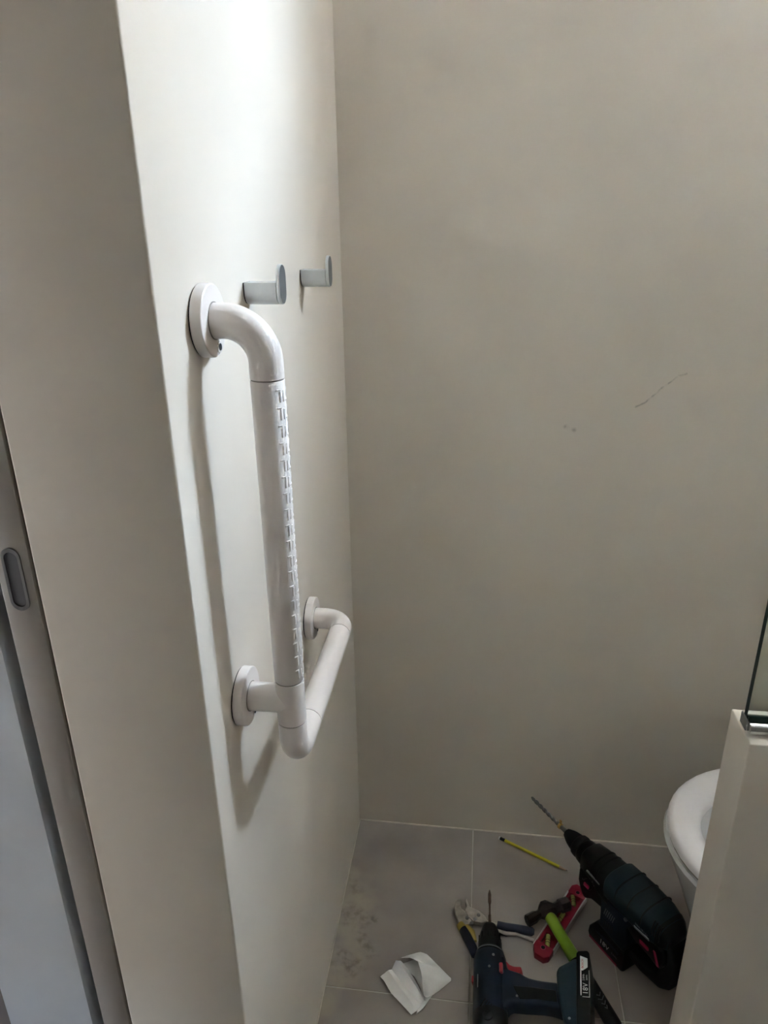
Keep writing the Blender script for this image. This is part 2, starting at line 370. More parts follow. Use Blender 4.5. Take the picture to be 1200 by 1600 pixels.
# pocket door in the end of the left wall
door = struct('door_1', box(-0.2030, -0.1652, YE+0.001, 1.40, 0.008, 2.10, 0.0015, 2), 'door')
seal = obj('brush_seal', box(-0.1650, -0.1613, YE+0.006, YE+0.03, 0.0, 2.11), 'dark_wood', door)
PZ, PX = 1.122, -0.1842
rim = NB()
outer = stadium(0.0205, 0.070, 12); inner = stadium(0.0145, 0.061, 12)
def ringmesh(o_, i_, y0, y1, bm):
    n = len(o_); A = [bm.verts.new((PX+p[0], y0, PZ+p[1])) for p in o_]; Bq = [bm.verts.new((PX+p[0], y0, PZ+p[1])) for p in i_]
    A2 = [bm.verts.new((PX+p[0], y1, PZ+p[1])) for p in o_]; B2 = [bm.verts.new((PX+p[0], y1, PZ+p[1])) for p in i_]
    for k in range(n):
        j = (k+1) % n
        bm.faces.new((A[k], A[j], Bq[j], Bq[k])); bm.faces.new((A[k], A[j], A2[j], A2[k])); bm.faces.new((Bq[k], Bq[j], B2[j], B2[k])); bm.faces.new((A2[k], A2[j], B2[j], B2[k]))
ringmesh(outer, inner, YE-0.0006, YE+0.003, rim)
pull = obj('flush_pull', rim, 'steel', door, 30)
ib = prism([(PX+p[0], PZ+p[1]) for p in stadium(0.0138, 0.060, 12)], YE+0.0002, YE+0.003, 'xz', 0.0)
obj('finger_plate', ib, 'steel_dark', pull, 30)
sl = NB(); ringmesh(inner, stadium(0.0138, 0.060, 12), YE+0.0001, YE+0.003, sl)
obj('plate_gap', sl, 'black_gap', pull)

# low partition wall with the glass screen
PX0, PY0, PY1, PZT = 0.6276, 0.7965, 0.870, 0.8298
pw = box(PX0, XR, PY0, PY1, 0, PZT)
ed = [e for e in pw.edges if any(abs(v.co.x-PX0) < 1e-6 for v in e.verts) and all(v.co.z > -1 for v in e.verts)]
bevel(pw, 0.002, 3, ed)
struct('wall_partition', pw, 'plaster')

# ------------------------------------------------------------------ grab bar
BX, BY = 0.0620, 0.6970          # axis of the upright
ZU, ZT, ZA, YFAR = 1.3640, 0.9260, 0.8380, 1.035
TR = 0.0172; BR = 0.040
bar = tag(empty('grab_bar', (0, BY, ZT)), 'white L-shaped nylon grab bar fixed to the left wall', 'grab bar')
def wb_obj(name, bm, m, parent=bar, ang=38):
    bmesh.ops.translate(bm, verts=bm.verts[:], vec=(0, -BY, -ZT)); return obj(name, bm, m, parent, ang)
def flange(y, z):
    pr = [(0.0016, 0.0348), (0.0020, 0.0352), (0.0118, 0.0352), (0.0124, 0.0350), (0.0130, 0.0342), (0.0132, 0.0330), (0.0133, 0.019)]
    f = wb_obj('flange', lathe(pr, 'x', 64, True, (0, y, z)), 'nylon', bar, 22)
    wb_obj('flange_gasket', lathe([(0.0, 0.0335), (0.0018, 0.0335)], 'x', 48, True, (0, y, z)), 'black_gap', f)
    wb_obj('screw_cap', lathe([(0.0125, 0.0062), (0.0138, 0.0062), (0.0141, 0.0054)], 'x', 24, True, (0, y+0.007, z-0.0262)), 'nylon', f)
    wb_obj('screw_hole', lathe([(0.0136, 0.0036), (0.01445, 0.0036)], 'x', 20, True, (0, y+0.007, z-0.0262)), 'black_gap', f)
    wb_obj('neck_gap', lathe([(0.0126, TR+0.0011), (0.0138, TR+0.0011)], 'x', 40, True, (0, y, z)), 'gap', f)
    return f
flange(BY, ZU); flange(BY, ZT); flange(YFAR, ZA)
X, Y, Z = Vector((1, 0, 0)), Vector((0, 1, 0)), Vector((0, 0, 1))
ZJ1, ZJ2, ZJ3 = 1.3080, 0.9545, 0.8960
# upper elbow
pth = [(0.0134, BY, ZU), (BX-BR, BY, ZU)] + arc((BX-BR, BY, ZU-BR), Z, X, BR, 16) + [(BX, BY, ZJ1+0.0008)]
pth = [p for i, p in enumerate(pth) if i != 1]
wb_obj('upper_elbow', sweep(pth, TR, 40), 'nylon')
# grip sleeve with embossed ridges
sleeve = wb_obj('grip_sleeve', lathe([(ZJ2+0.0008, TR-0.0006), (ZJ2+0.0016, TR), (ZJ1-0.0016, TR), (ZJ1-0.0008, TR-0.0006)], 'z', 56, True, (BX, BY, 0)), 'nylon')
def ridge():
    b = NB()
    def patch(a0, a1, z0, z1, hgt, n=7):
        r0, r1 = TR-0.0006, TR+hgt; pts = []
        zz = [(z0, r0), (z0+0.0009, r1), (z1-0.0009, r1), (z1, r0)]
        aa = [math.radians(a0+(a1-a0)*k/n) for k in range(n+1)]
        g = []
        for k, a in enumerate(aa):
            edge = k in (0, n)
            g.append([b.verts.new((math.sin(a)*(r0 if edge else r), -math.cos(a)*(r0 if edge else r), z)) for z, r in zz])
        for k in range(n):
            for q in range(3): b.faces.new((g[k][q], g[k+1][q], g[k+1][q+1], g[k][q+1]))
        b.faces.new([row[0] for row in g]); b.faces.new([row[3] for row in g])
    patch(40, 63, 0.0118, 0.0142, 0.0005); patch(54, 63, 0.0, 0.0122, 0.0005, 4)
    patch(68, 80, 0.0, 0.0122, 0.0005, 4); patch(80, 112, 0.0, 0.0030, 0.0004)
    patch(98, 112, 0.004, 0.0142, 0.0005, 4)
    return b
rb = ridge(); finish(rb, 50); rme = bpy.data.meshes.new('grip_ridge'); rb.to_mesh(rme); rb.free(); rme.materials.append(M['nylon'])
NR = 19; step = (ZJ1-ZJ2-0.010)/NR
for k in range(NR):
    o = bpy.data.objects.new('grip_ridge', rme); COL.objects.link(o); o.parent = sleeve
    o.location = (BX, 0, ZJ2+0.006+step*k-ZT)
# tee, lower elbow, rail, far elbow
tee = lathe([(ZJ3+0.0008, TR), (ZJ2-0.0008, TR)], 'z', 48, True, (BX, BY, 0))
merge(tee, lathe([(0.0134, TR), (BX, TR)], 'x', 40, True, (0, BY, ZT)))
wb_obj('tee_joint', tee, 'nylon')
LB = 0.0435; LE = 0.038
YJ1 = BY+0.0745
pth = [(BX, BY, ZJ3-0.0008), (BX, BY, ZA+LB-0.012)] if ZJ3-0.002 > ZA+LB else [(BX, BY, ZJ3-0.0008)]
LB2 = min(LB, ZJ3-ZA-0.001)
pth = [(BX, BY, ZJ3-0.0008)] + arc((BX, BY+LE, ZA+LE), -Y, -Z, LE, 16) + [(BX, YJ1-0.0006, ZA)]
wb_obj('lower_elbow', sweep(pth, TR, 40, up=(1, 0, 0)), 'nylon')
FE = 0.032; YJ2 = YFAR-FE-0.012
wb_obj('rail', sweep([(BX, YJ1+0.0006, ZA), (BX, YJ2-0.0006, ZA)], TR, 40), 'nylon')
pth = [(BX, YJ2+0.0006, ZA)] + arc((BX-FE, YFAR-FE, ZA), X, Y, FE, 16) + [(0.0134, YFAR, ZA)]
wb_obj('far_elbow', sweep(pth, TR, 40), 'nylon')
for nm, (pa, ax) in {'a': ((BX, BY, ZJ1), 'z'), 'b': ((BX, BY, ZJ2), 'z'), 'c': ((BX, BY, ZJ3), 'z'), 'd': ((BX, YJ1, ZA), 'y'), 'e': ((BX, YJ2, ZA), 'y')}.items():
    wb_obj('joint_ring', lathe([(-0.0013, TR-0.0007), (0.0013, TR-0.0007)], ax, 40, True, pa), 'gap')

# ------------------------------------------------------------------ coat hooks
def hook(y, z, label):
    h = tag(empty('coat_hook', (0, y, z)), label, 'coat hook', 'coat hooks on the left wall')
    w, ht, L, th = 0.0275, 0.0445, 0.0435, 0.0045
    pl = prism(stadium(w, ht, 12), L-th, L, 'yz', 0.0006, 2, True); obj('front_plate', pl, 'hook', h, 30)
    fc = prism(stadium(w-0.0016, ht-0.0016, 12), L-0.0004, L+0.0002, 'yz'); obj('front_face', fc, 'hook_front', h, 30)
    n = 12; r = w/2; zb = -ht/2+r; pts = [(r*math.cos(PI+PI*k/n), zb+r*math.sin(PI+PI*k/n)) for k in range(n+1)]
    pts += [(r, 0.0028), (-r, 0.0028)]
    pts = [pts[0]] + pts[1:]
    arm = prism(pts, 0.0012, L-th-0.0006, 'yz', 0.0005, 1, True); obj('arm', arm, 'hook', h, 30)
    obj('wall_washer', prism([(p[0]*0.93, p[1]*0.97) for p in pts], 0.0, 0.0014, 'yz'), 'black_gap', h, 30)
    return h
hook(0.8470, 1.3865, 'silver coat hook just above the top of the white grab bar')
hook(1.1215, 1.3845, 'silver coat hook near the back corner, further from the grab bar')

# ------------------------------------------------------------------ glass screen and channel
GX0 = PX0+0.004; GYC = 0.8335
sc_ = tag(empty('shower_screen', (GX0, GYC, PZT)), 'clear greenish glass screen standing on the low wall', 'shower screen')
g = box(0, XR-GX0-0.002, -0.005, 0.005, 0.004, 1.25)
gm = obj('glass_pane', g, 'glass', sc_, mats=['glass', 'glass_edge'])
for p_ in gm.data.polygons:
    if abs(p_.normal.y) < 0.5: p_.material_index = 1
# channel: two cheeks and a rounded front lip
ch = prism([(-0.010, 0.0), (0.010, 0.0), (0.010, 0.012), (0.0062, 0.013), (0.0062, 0.003), (-0.0062, 0.003), (-0.0062, 0.014), (-0.010, 0.014)], 0.0, XR-GX0-0.002, 'yz', 0.0006, 1, True)
obj('channel', ch, 'chrome', sc_)
lip = sweep([(0.001, -0.0140, 0.0080), (XR-GX0-0.003, -0.0140, 0.0080)], 0.0080, 24); obj('rounded_sill', lip, 'chrome', sc_)
obj('gasket', box(0.001, XR-GX0-0.004, -0.0092, -0.0052, 0.0138, 0.0215, 0.0006, 1), 'glass_edge', sc_)
obj('end_cap', box(-0.0016, 0.0004, -0.0100, 0.0105, 0.0, 0.0165, 0.0005, 1), 'steel', sc_)

# ------------------------------------------------------------------ toilet
TYC = 1.105
toilet = tag(empty('toilet', (0.66, TYC, 0)), 'white ceramic toilet with open lid behind the low wall', 'toilet')
def egg(xt, xb, hw, n=48, sq=2.3):
    """Outline with a rounded front at xt and a squarer back at xb."""
    pts = []; xm = xt+0.215
    for k in range(n):
        a = 2*PI*k/n; c, s = math.cos(a), math.sin(a)
        if c < 0: e = 2.0; xx = xm+c*abs(c)**(2/e-1)*(xm-xt) if c else xm; yy = hw*math.copysign(abs(s)**(2/e), s)
        else: e = 3.4; xx = xm+abs(c)**(2/e)*(xb-xm); yy = hw*math.copysign(abs(s)**(2/e), s)
        pts.append((xx, yy))
    return pts
def loft(sections, cap0=True, cap1=True):
    b = NB(); rings = [[b.verts.new(p) for p in s] for s in sections]; n = len(rings[0])
    for i in range(len(rings)-1):
        for k in range(n): b.faces.new((rings[i][k], rings[i][(k+1) % n], rings[i+1][(k+1) % n], rings[i+1][k]))
    if cap0: b.faces.new(rings[0])
    if cap1: b.faces.new(rings[-1])
    return b
SZ = 0.386
def sec(xt, xb, hw, z): return [(x-0.66, y, z) for x, y in egg(xt, xb, hw)]
pan = loft([sec(0.806, 1.16, 0.105, 0.0), sec(0.800, 1.16, 0.110, 0.02), sec(0.762, 1.16, 0.122, 0.085), sec(0.722, 1.16, 0.142, 0.165), sec(0.690, 1.16, 0.166, 0.255),
            sec(0.663, 1.16, 0.190, 0.325), sec(0.653, 1.16, 0.197, 0.352), sec(0.656, 1.155, 0.194, 0.360),
            sec(0.705, 1.10, 0.145, 0.360), sec(0.716, 1.08, 0.135, 0.335), sec(0.76, 1.0, 0.10, 0.24), sec(0.80, 0.95, 0.06, 0.18)], True, True)
obj('pan', pan, 'ceramic', toilet)
def seat_mesh(z0, z1, xt, xb, hw, rim, rb):
    o0 = egg(xt, xb, hw); i0 = egg(xt+rim, xb-rb, hw-rim+0.006)
    def off(pts, d):   # shrink towards the centroid by d
        cx = sum(p[0] for p in pts)/len(pts); r = []
        for x, y in pts:
            L = math.hypot(x-cx, y); r.append((cx+(x-cx)*(1-d/L), y*(1-d/L)))
        return r
    S = [(i0, z0), (o0, z0), (off(o0, -0.001), z0+(z1-z0)*0.5), (off(o0, 0.003), z1-0.004), (off(o0, 0.010), z1), (off(i0, -0.016), z1-0.001), (off(i0, -0.006), z1-0.006), (i0, z0+0.008), (i0, z0)]
    b = NB(); rings = [[b.verts.new((x-0.66, y, z)) for x, y in pts] for pts, z in S]; n = len(rings[0])
    for i in range(len(rings)-1):
        for k in range(n): b.faces.new((rings[i][k], rings[i][(k+1) % n], rings[i+1][(k+1) % n], rings[i+1][k]))
    bmesh.ops.remove_doubles(b, verts=b.verts[:], dist=1e-6)
    return b
obj('seat', seat_mesh(0.3660, SZ, 0.6585, 1.10, 0.196, 0.058, 0.10), 'seat', toilet, 60)
def sring(p0, p1, z0, z1):
    b = NB(); n = len(p0)
    R4 = [[b.verts.new((x-0.66, y, z)) for x, y in p] for p, z in ((p0, z0), (p0, z1), (p1, z1), (p1, z0))]
    for i in range(4):
        for k in range(n): b.faces.new((R4[i][k], R4[i][(k+1) % n], R4[(i+1) % 4][(k+1) % n], R4[(i+1) % 4][k]))
    return b
obj('seat_gap_shade', sring(egg(0.6605, 1.10, 0.1935), egg(0.700, 1.06, 0.150), 0.3595, 0.3664), 'gap', toilet)  # dark ring: the shade between seat and pan, put into the colour
lid = prism([(p[0]-0.0, p[1]) for p in [(-0.19, 0.0), (0.19, 0.0), (0.19, 0.25), (0.15, 0.38), (0.07, 0.43), (-0.07, 0.43), (-0.15, 0.38), (-0.19, 0.25)]], 0.0, 0.018, 'yz', 0.004, 2)
bmesh.ops.rotate(lid, verts=lid.verts[:], cent=(0, 0, 0), matrix=Matrix.Rotation(math.radians(10), 3, 'Y')); bmesh.ops.translate(lid, verts=lid.verts[:], vec=(1.105-0.66, 0, 0.386))
obj('lid', lid, 'seat', toilet)
obj('cistern', box(1.19-0.66, 1.375-0.66, -0.185, 0.185, 0.372, 0.76, 0.02, 3), 'ceramic', toilet)
obj('cistern_base', box(1.13-0.66, 1.37-0.66, -0.12, 0.12, 0.0, 0.373, 0.012, 3), 'ceramic', toilet)
cl = obj('cistern_lid', box(1.185-0.66, 1.378-0.66, -0.19, 0.19, 0.76, 0.79, 0.008, 3), 'ceramic', toilet)
obj('flush_button', lathe([(0.789, 0.022), (0.794, 0.022), (0.796, 0.019)], 'z', 28, True, (1.28-0.66, 0, 0)), 'chrome', cl)

# ------------------------------------------------------------------ rotary hammer drill (standing on its battery)
HX, HY = Vector((-0.585, 0.811, 0)), Vector((-0.811, -0.585, 0))
rh = tag(empty('rotary_hammer_drill', (0.513, 1.285, 0), (0, 0, math.atan2(0.811, -0.585))), 'large dark rotary hammer drill standing upright on its battery beside the toilet', 'hammer drill')
AX = 0.160
mm = lambda L_: [(a/1000, b_/1000) for a, b_ in L_]
# chuck and collar
chk = obj('chuck', lathe(mm([(16, 7), (15, 10), (4, 15), (-3, 17.5), (-14, 20), (-22, 21)]), 'x', 36, True, (0, 0, AX)), 'black_soft', rh)
obj('chuck_ring', lathe(mm([(-21, 22), (-24, 24.5), (-32, 25.5), (-38, 24.5), (-40, 23)]), 'x', 36, True, (0, 0, AX)), 'black_soft', chk)
obj('front_collar', lathe(mm([(-39, 24), (-42, 26.5), (-56, 28.5), (-62, 28)]), 'x', 36, True, (0, 0, AX)), 'black', rh)
# bit: shank + twisted flutes, tape collar
bit = obj('bit_shank', lathe(mm([(14, 5.0), (36, 5.0), (38, 4.2)]), 'x', 20, True, (0, 0, AX)), 'bit_steel', rh)
fl = NB(); rings = []; NT = 90; sg = 14
for i in range(NT+1):
    t = i/NT; u = 0.036+0.100*t; tw = t*2*PI*3.4; r = 0.0048*(1 if t < 0.93 else 1-0.35*(t-0.93)/0.07)
    rings.append([fl.verts.new((u, r*(0.50+0.50*abs(math.cos(th)))*math.cos(th+tw), AX+r*(0.50+0.50*abs(math.cos(th)))*math.sin(th+tw))) for th in [2*PI*k/sg for k in range(sg)]])
for i in range(NT):
    for k in range(sg): fl.faces.new((rings[i][k], rings[i][(k+1) % sg], rings[i+1][(k+1) % sg], rings[i+1][k]))
fl.faces.new(rings[0]); fl.faces.new(rings[-1])
obj('bit_flutes', fl, 'bit_steel', bit, 60)
obj('bit_tip', prism(mm([(135, 158-4.5), (139, 157), (141, 160), (139, 163), (135, 164.5)]), -0.0012, 0.0012, 'xz'), 'bit_steel', bit)
tp = lathe(mm([(34, 6.0), (35, 7.0), (40, 7.0), (41, 6.0)]), 'x', 20, True, (0, 0, AX)); merge(tp, box(0.034, 0.041, -0.0008, 0.0008, AX, AX+0.017, 0.0002, 1))
obj('depth_tape', tp, 'tape', bit)
# gearbox nose
def barrel(prof):  # (u, half width, bottom, top, roundness)
    b = NB(); rings = []; n = 40
    for u, hw, zb, zt in prof:
        cz, hh = (zb+zt)/2, (zt-zb)/2; ring = []
        for k in range(n):
            a = 2*PI*k/n; c, s = math.cos(a), math.sin(a); e = 2/3.0
            ring.append(b.verts.new((u/1000, hw/1000*math.copysign(abs(c)**e, c), (cz+hh*math.copysign(abs(s)**e, s))/1000)))
        rings.append(ring)
    for i in range(len(rings)-1):
        for k in range(n): b.faces.new((rings[i][k], rings[i][(k+1) % n], rings[i+1][(k+1) % n], rings[i+1][k]))
    b.faces.new(rings[0]); b.faces.new(rings[-1]); return b
gb = obj('gear_housing', barrel([(-58, 27, 132, 188), (-62, 31, 126, 192), (-90, 35, 116, 196), (-128, 38, 112, 200), (-150, 39, 112, 202)]), 'black', rh)
obj('housing_groove', barrel([(-96, 36.2, 118, 198), (-99, 36.6, 118, 198.4)]), 'black_soft', gb)
obj('housing_groove', barrel([(-112, 37.4, 116, 199.6), (-115, 37.8, 116, 200)]), 'black_soft', gb)
# main top cover, petrol blue, with grip slits
cov = obj('top_cover', barrel([(-138, 39, 140, 203), (-142, 42, 136, 206), (-200, 43, 134, 209), (-250, 42, 136, 206), (-280, 35, 140, 198), (-294, 26, 146, 184), (-297, 20, 152, 176)]), 'teal', rh)
for u in (-172, -205, -238):
    obj('cover_seam', barrel([(u, 42.9, 150, 209.3), (u-2, 42.9, 150, 209.3)]), 'black', cov)
for k in range(4):
    s = sweep([(-0.262-0.006*k, 0.030, 0.203), (-0.264-0.006*k, 0.0395, 0.190), (-0.266-0.006*k, 0.0405, 0.176)], 0.0011, 8); obj('vent_slot', s, 'black_soft', cov)
obj('rear_cap', barrel([(-272, 37.8, 138, 201.5), (-284, 33.5, 140, 196), (-295, 25, 147, 184), (-298, 18, 152, 176)]), 'black', rh)
# lower body: selector bulge, motor column, foot, rear handle loop
obj('selector_housing', prism(mm([(-64, 150), (-64, 118), (-72, 100), (-80, 88), (-90, 84), (-98, 92), (-108, 100), (-140, 106), (-140, 150)]), -0.030, 0.036, 'xz', 0.007, 3), 'black', rh)
kb = obj('selector_knob', lathe(mm([(34, 12), (40, 12), (42, 10.5)]), 'y', 28, True, (-0.096, 0, 0.134)), 'black', rh)
obj('knob_pointer', box(-0.104, -0.090, 0.041, 0.0455, 0.130, 0.1385, 0.0015, 2), 'crimson', kb)
for k in range(9):
    a = math.radians(-60+k*26)
    if k in (0, 1, 2, 6, 7, 8):
        obj('selector_mark', lathe(mm([(35.6, 1.1), (36.5, 1.1)]), 'y', 8, True, (-0.096+0.0175*math.cos(a), 0, 0.134+0.0175*math.sin(a))), 'grey_print', kb)
mcol = obj('motor_housing', prism(mm([(-128, 140), (-134, 100), (-136, 66), (-128, 58), (-205, 52), (-212, 80), (-206, 120), (-222, 146)]), -0.036, 0.036, 'xz', 0.008, 3), 'navy', rh)
for k in range(6):
    s = sweep([(-0.146-0.0048*k, 0.0362, 0.100), (-0.150-0.0048*k, 0.0366, 0.118)], 0.0010, 8); obj('vent_slot', s, 'grey_print', mcol)
for k in range(5):
    s = sweep([(-0.150-0.0052*k, 0.0362, 0.070), (-0.152-0.0052*k, 0.0366, 0.088)], 0.0012, 8); obj('vent_slot', s, 'black', mcol)
obj('screw', lathe(mm([(40, 4), (43.6, 4), (44, 3)]), 'y', 16, True, (-0.205, 0, 0.150)), 'grey_print', rh)
hl = prism(mm([(-200, 150), (-212, 128), (-232, 124), (-258, 126), (-272, 116), (-280, 90), (-278, 70), (-262, 60), (-235, 56), (-205, 58), (-200, 40), (-240, 32), (-290, 40), (-312, 60), (-320, 100), (-314, 140), (-300, 165), (-250, 160)]), -0.024, 0.024, 'xz', 0.007, 3)
obj('grip_housing', prism(mm([(-200, 150), (-206, 118), (-225, 108), (-262, 106), (-290, 100), (-298, 120), (-294, 150), (-270, 158)]), -0.034, 0.034, 'xz', 0.006, 3), 'black', rh)
hnd = obj('rear_handle', hl, 'black_soft', rh)
obj('trigger', prism(mm([(-255, 127), (-263, 128), (-276, 114), (-283, 90), (-276, 92), (-268, 112)]), -0.010, 0.010, 'xz', 0.003, 2), 'crimson', hnd)
obj('speed_switch', prism(mm([(-238, 128), (-240, 120), (-262, 121), (-260, 129)]), 0.030, 0.0362, 'xz', 0.001, 1), 'crimson', hnd)
obj('trigger_lock', prism(mm([(-271, 136), (-277, 136), (-290, 108), (-284, 107)]), 0.030, 0.0362, 'xz', 0.001, 1), 'crimson', hnd)
obj('side_badge', prism(mm([(-226, 158), (-262, 160), (-264, 156), (-228, 153)]), 0.0405, 0.0425, 'xz'), 'grey_print', cov)
text('lettering', 'GBH 18V-26', 0.0062, 'grey_print', cov, frame((-0.244, 0.0428, 0.166), (-1, 0, 0), (0, 0, 1), (0, 1, 0)))
obj('nose_badge', prism(mm([(-88, 167), (-126, 165), (-126, 162.5), (-88, 164)]), 0.0355, 0.0392, 'xz'), 'grey_print', gb)
bt = obj('battery', prism(mm([(-114, 2), (-110, 12), (-112, 30), (-124, 50), (-136, 57), (-212, 54), (-214, 6), (-208, 0), (-120, 0)]), -0.037, 0.037, 'xz', 0.005, 3), 'black', rh)
obj('battery_stripe', prism(mm([(-116, 1.5), (-116, 6.5), (-196, 6.5), (-196, 1.5)]), 0.0345, 0.0374, 'xz'), 'crimson', bt)
text('lettering', '18V', 0.017, 'white_print', bt, frame((-0.158, 0.0372, 0.022), (-1, 0, 0), (0, 0, 1), (0, 1, 0)))
text('lettering', '5.0Ah', 0.007, 'grey_print', bt, frame((-0.187, 0.0372, 0.022), (-1, 0, 0), (0, 0, 1), (0, 1, 0)))
obj('battery_panel', prism(mm([(-128, 36), (-150, 42), (-196, 42), (-196, 34), (-140, 33)]), 0.035, 0.0376, 'xz', 0.0006, 1), 'navy', bt)

# ------------------------------------------------------------------ cordless drill lying on its side, battery on the hammer handle
TILT = math.radians(12)
dr = tag(empty('cordless_drill', (0.335, 1.070, 0.0345), (0, -TILT, 0)), 'dark blue cordless drill driver lying on its side next to the white tissue', 'drill')
obj('gear_case', lathe(mm([(-170, 20), (-166, 27), (-150, 32), (-120, 33.5), (-50, 34), (-12, 33.5), (-2, 31), (0, 28)]), 'y', 44), 'navy', dr)
obj('rear_cap', lathe(mm([(-174, 14), (-172, 22), (-160, 31), (-128, 34.2), (-124, 34.2)]), 'y', 44), 'black', dr)
obj('torque_ring', lathe(mm([(-1, 28.5), (2, 29), (8, 28), (10, 26)]), 'y', 40), 'black', dr)
ck = obj('chuck', lathe(mm([(9, 24.5), (24, 25), (30, 24.8), (31, 23.5), (45, 22), (60, 18), (70, 13.5), (73, 9)]), 'y', 40), 'black', dr)
obj('chuck_band', lathe(mm([(3.5, 29.15), (5.2, 29.05)]), 'y', 40), 'grey_print', ck)
for k in range(10):
    a = 2*PI*k/10
    obj('chuck_rib', box(-0.0016, 0.0016, 0.030, 0.044, 0.0180, 0.0240, 0.0006, 1), 'black_soft', ck).rotation_euler = (0, a, 0)
bt2 = obj('driver_bit', lathe(mm([(70, 3.4), (96, 3.4), (99, 2.2), (112, 2.0), (124, 2.2), (130, 3.6), (150, 3.6), (156, 2.4), (163, 0.6)]), 'y', 14), 'bit_brown', dr)
grip = prism(mm([(10, -6), (33, -12), (37, -40), (64, -50), (76, -59), (100, -66), (138, -72), (140, -126), (122, -118), (104, -114), (66, -111), (40, -108), (30, -120), (10, -130)]), -0.020, 0.020, 'xy', 0.009, 3)
gp = obj('grip', grip, 'navy', dr)
obj('grip_pad', prism(mm([(48, -78), (84, -82), (130, -90), (130, -112), (96, -106), (60, -104)]), 0.0185, 0.0212, 'xy', 0.0009, 1), 'black_soft', gp)
obj('trigger', prism(mm([(32, -16), (42, -28), (50, -32), (65, -33), (66.5, -43), (60, -52), (40, -48)]), -0.013, 0.013, 'xy', 0.003, 2), 'red', dr)
obj('direction_switch', box(0.0225, 0.030, -0.054, -0.034, 0.020, 0.0285, 0.002, 2), 'red', dr)
obj('gear_switch', box(-0.0355, -0.031, -0.062, -0.048, -0.004, 0.012, 0.001, 1), 'red', dr)
obj('foot', prism(mm([(134, -58), (140, -48), (174, -31), (184, -40), (168, -170), (146, -160), (138, -150), (133, -100)]), -0.031, 0.031, 'xy', 0.008, 3), 'teal', dr)
bb = obj('battery', prism(mm([(177, -25), (181, -21), (199, -21), (202, -26), (187, -168), (184, -172), (164, -172), (161, -166)]), -0.0355, 0.0355, 'xy', 0.004, 3), 'black', dr)
# label on the upward battery face: runs along the battery
ang = math.atan2(0.145, 0.0155)
ex = Vector((0.107, 0.994, 0)); ey = Vector((-0.994, 0.107, 0)); O = Vector((0.1865, -0.080, 0.0356))
def lab(pts, m, name, z=0.0, hgt=0.0005):
    b = prism([tuple((O+ex*(a/1000)+ey*(c/1000))[:2]) for a, c in pts], 0.0352, 0.0356+z+hgt, 'xy'); return obj(name, b, m, bb)
lab([(-32, 8), (47, 8), (42, -6), (24, -6), (17, 3.0), (17, 6), (-32, 6)], 'white_print', 'label')
lab([(-34, 4.5), (-34, -8.0), (-30, -8.0), (-30, -9), (-35, -9), (-35, 4.5)], 'white_print', 'label_border')
lab([(-34, -8), (18, -8), (18, -9), (-34, -9)], 'white_print', 'label_border')
text('lettering', '18V', 0.0135, 'white_print', bb, frame(O+ex*(-0.019)+ey*(-0.0015)+Vector((0, 0, 0.0005)), ex, ey, (0, 0, 1)), spacing=1.05)
text('lettering', '2.0Ah', 0.0055, 'white_print', bb, frame(O+ex*(0.003)+ey*(0.002)+Vector((0, 0, 0.0005)), ex, ey, (0, 0, 1)))
text('lettering', '36Wh', 0.0045, 'white_print', bb, frame(O+ex*(0.003)+ey*(-0.004)+Vector((0, 0, 0.0005)), ex, ey, (0, 0, 1)))
text('lettering', 'BOSCH', 0.0058, 'red_print', bb, frame(O+ex*(0.0305)+ey*(0.0035)+Vector((0, 0, 0.0009)), ex, ey, (0, 0, 1)))
# vents, screws and mark on the drill's upward side
for k in range(5):
    s = sweep([(-0.014+0.004*k, -0.126-0.003*k, 0.0325-0.0006*k), (-0.004+0.004*k, -0.112-0.003*k, 0.0340-0.0007*k)], 0.0013, 8); obj('vent_slot', s, 'black_soft', dr)
for x, y, z in ((0.004, -0.046, 0.0335), (0.055, -0.098, 0.0195), (0.012, -0.020, 0.0318), (0.150, -0.150, 0.0305)):
    obj('screw', lathe([(z-0.002, 0.0026), (z+0.0006, 0.0026), (z+0.0009, 0.002)], 'z', 14, True, (x, y, 0)), 'grey_print', dr)
obj('side_badge', lathe([(0.0325, 0.0095), (0.0339, 0.0095), (0.0342, 0.009)], 'z', 28, True, (0.0, -0.142, -0.0012)), 'black', dr)
obj('grey_strip', sweep([(-0.020, -0.084, 0.0272), (-0.020, -0.058, 0.0276)], 0.0012, 8), 'grey_print', dr)  # plain grey line along the barrel

# ------------------------------------------------------------------ hammer with lime handle
h0, h1 = Vector((0.459, 1.190, 0.038)), Vector((0.590, 0.930, 0.0145))
hd = (h1-h0); HL = hd.length; hdn = hd.normalized()
side = hdn.cross(Vector((0, 0, 1))).normalized(); upv = side.cross(hdn).normalized()
ham = bpy.data.objects.new('hammer', None); ham.empty_display_size = 0.03; COL.objects.link(ham)
ham.matrix_world = frame(h0, side, hdn, upv)   # local X across (head axis), Y along the handle, Z up
tag(ham, 'steel hammer with lime green handle and black grip lying across the red level', 'hammer')
sgn = 1 if side.x > 0 else -1
rr = [(math.cos(2*PI*k/16), 1.25*math.sin(2*PI*k/16)) for k in range(16)]
obj('handle', sweep([(0, 0.008, 0), (0, 0.02, 0), (0, 0.07, 0), (0, 0.10, 0), (0, 0.125, 0)], [0.0098, 0.0105, 0.0100, 0.0108, 0.0112], prof=rr, up=(0, 0, 1)), 'lime', ham)
gr = obj('grip', sweep([(0, 0.115, 0), (0, 0.120, 0), (0, 0.16, 0), (0, 0.21, 0), (0, 0.26, 0), (0, 0.286, 0), (0, 0.292, 0)], [0.0112, 0.0122, 0.0116, 0.0122, 0.0128, 0.0136, 0.0110], prof=rr, up=(0, 0, 1)), 'black_soft', ham)
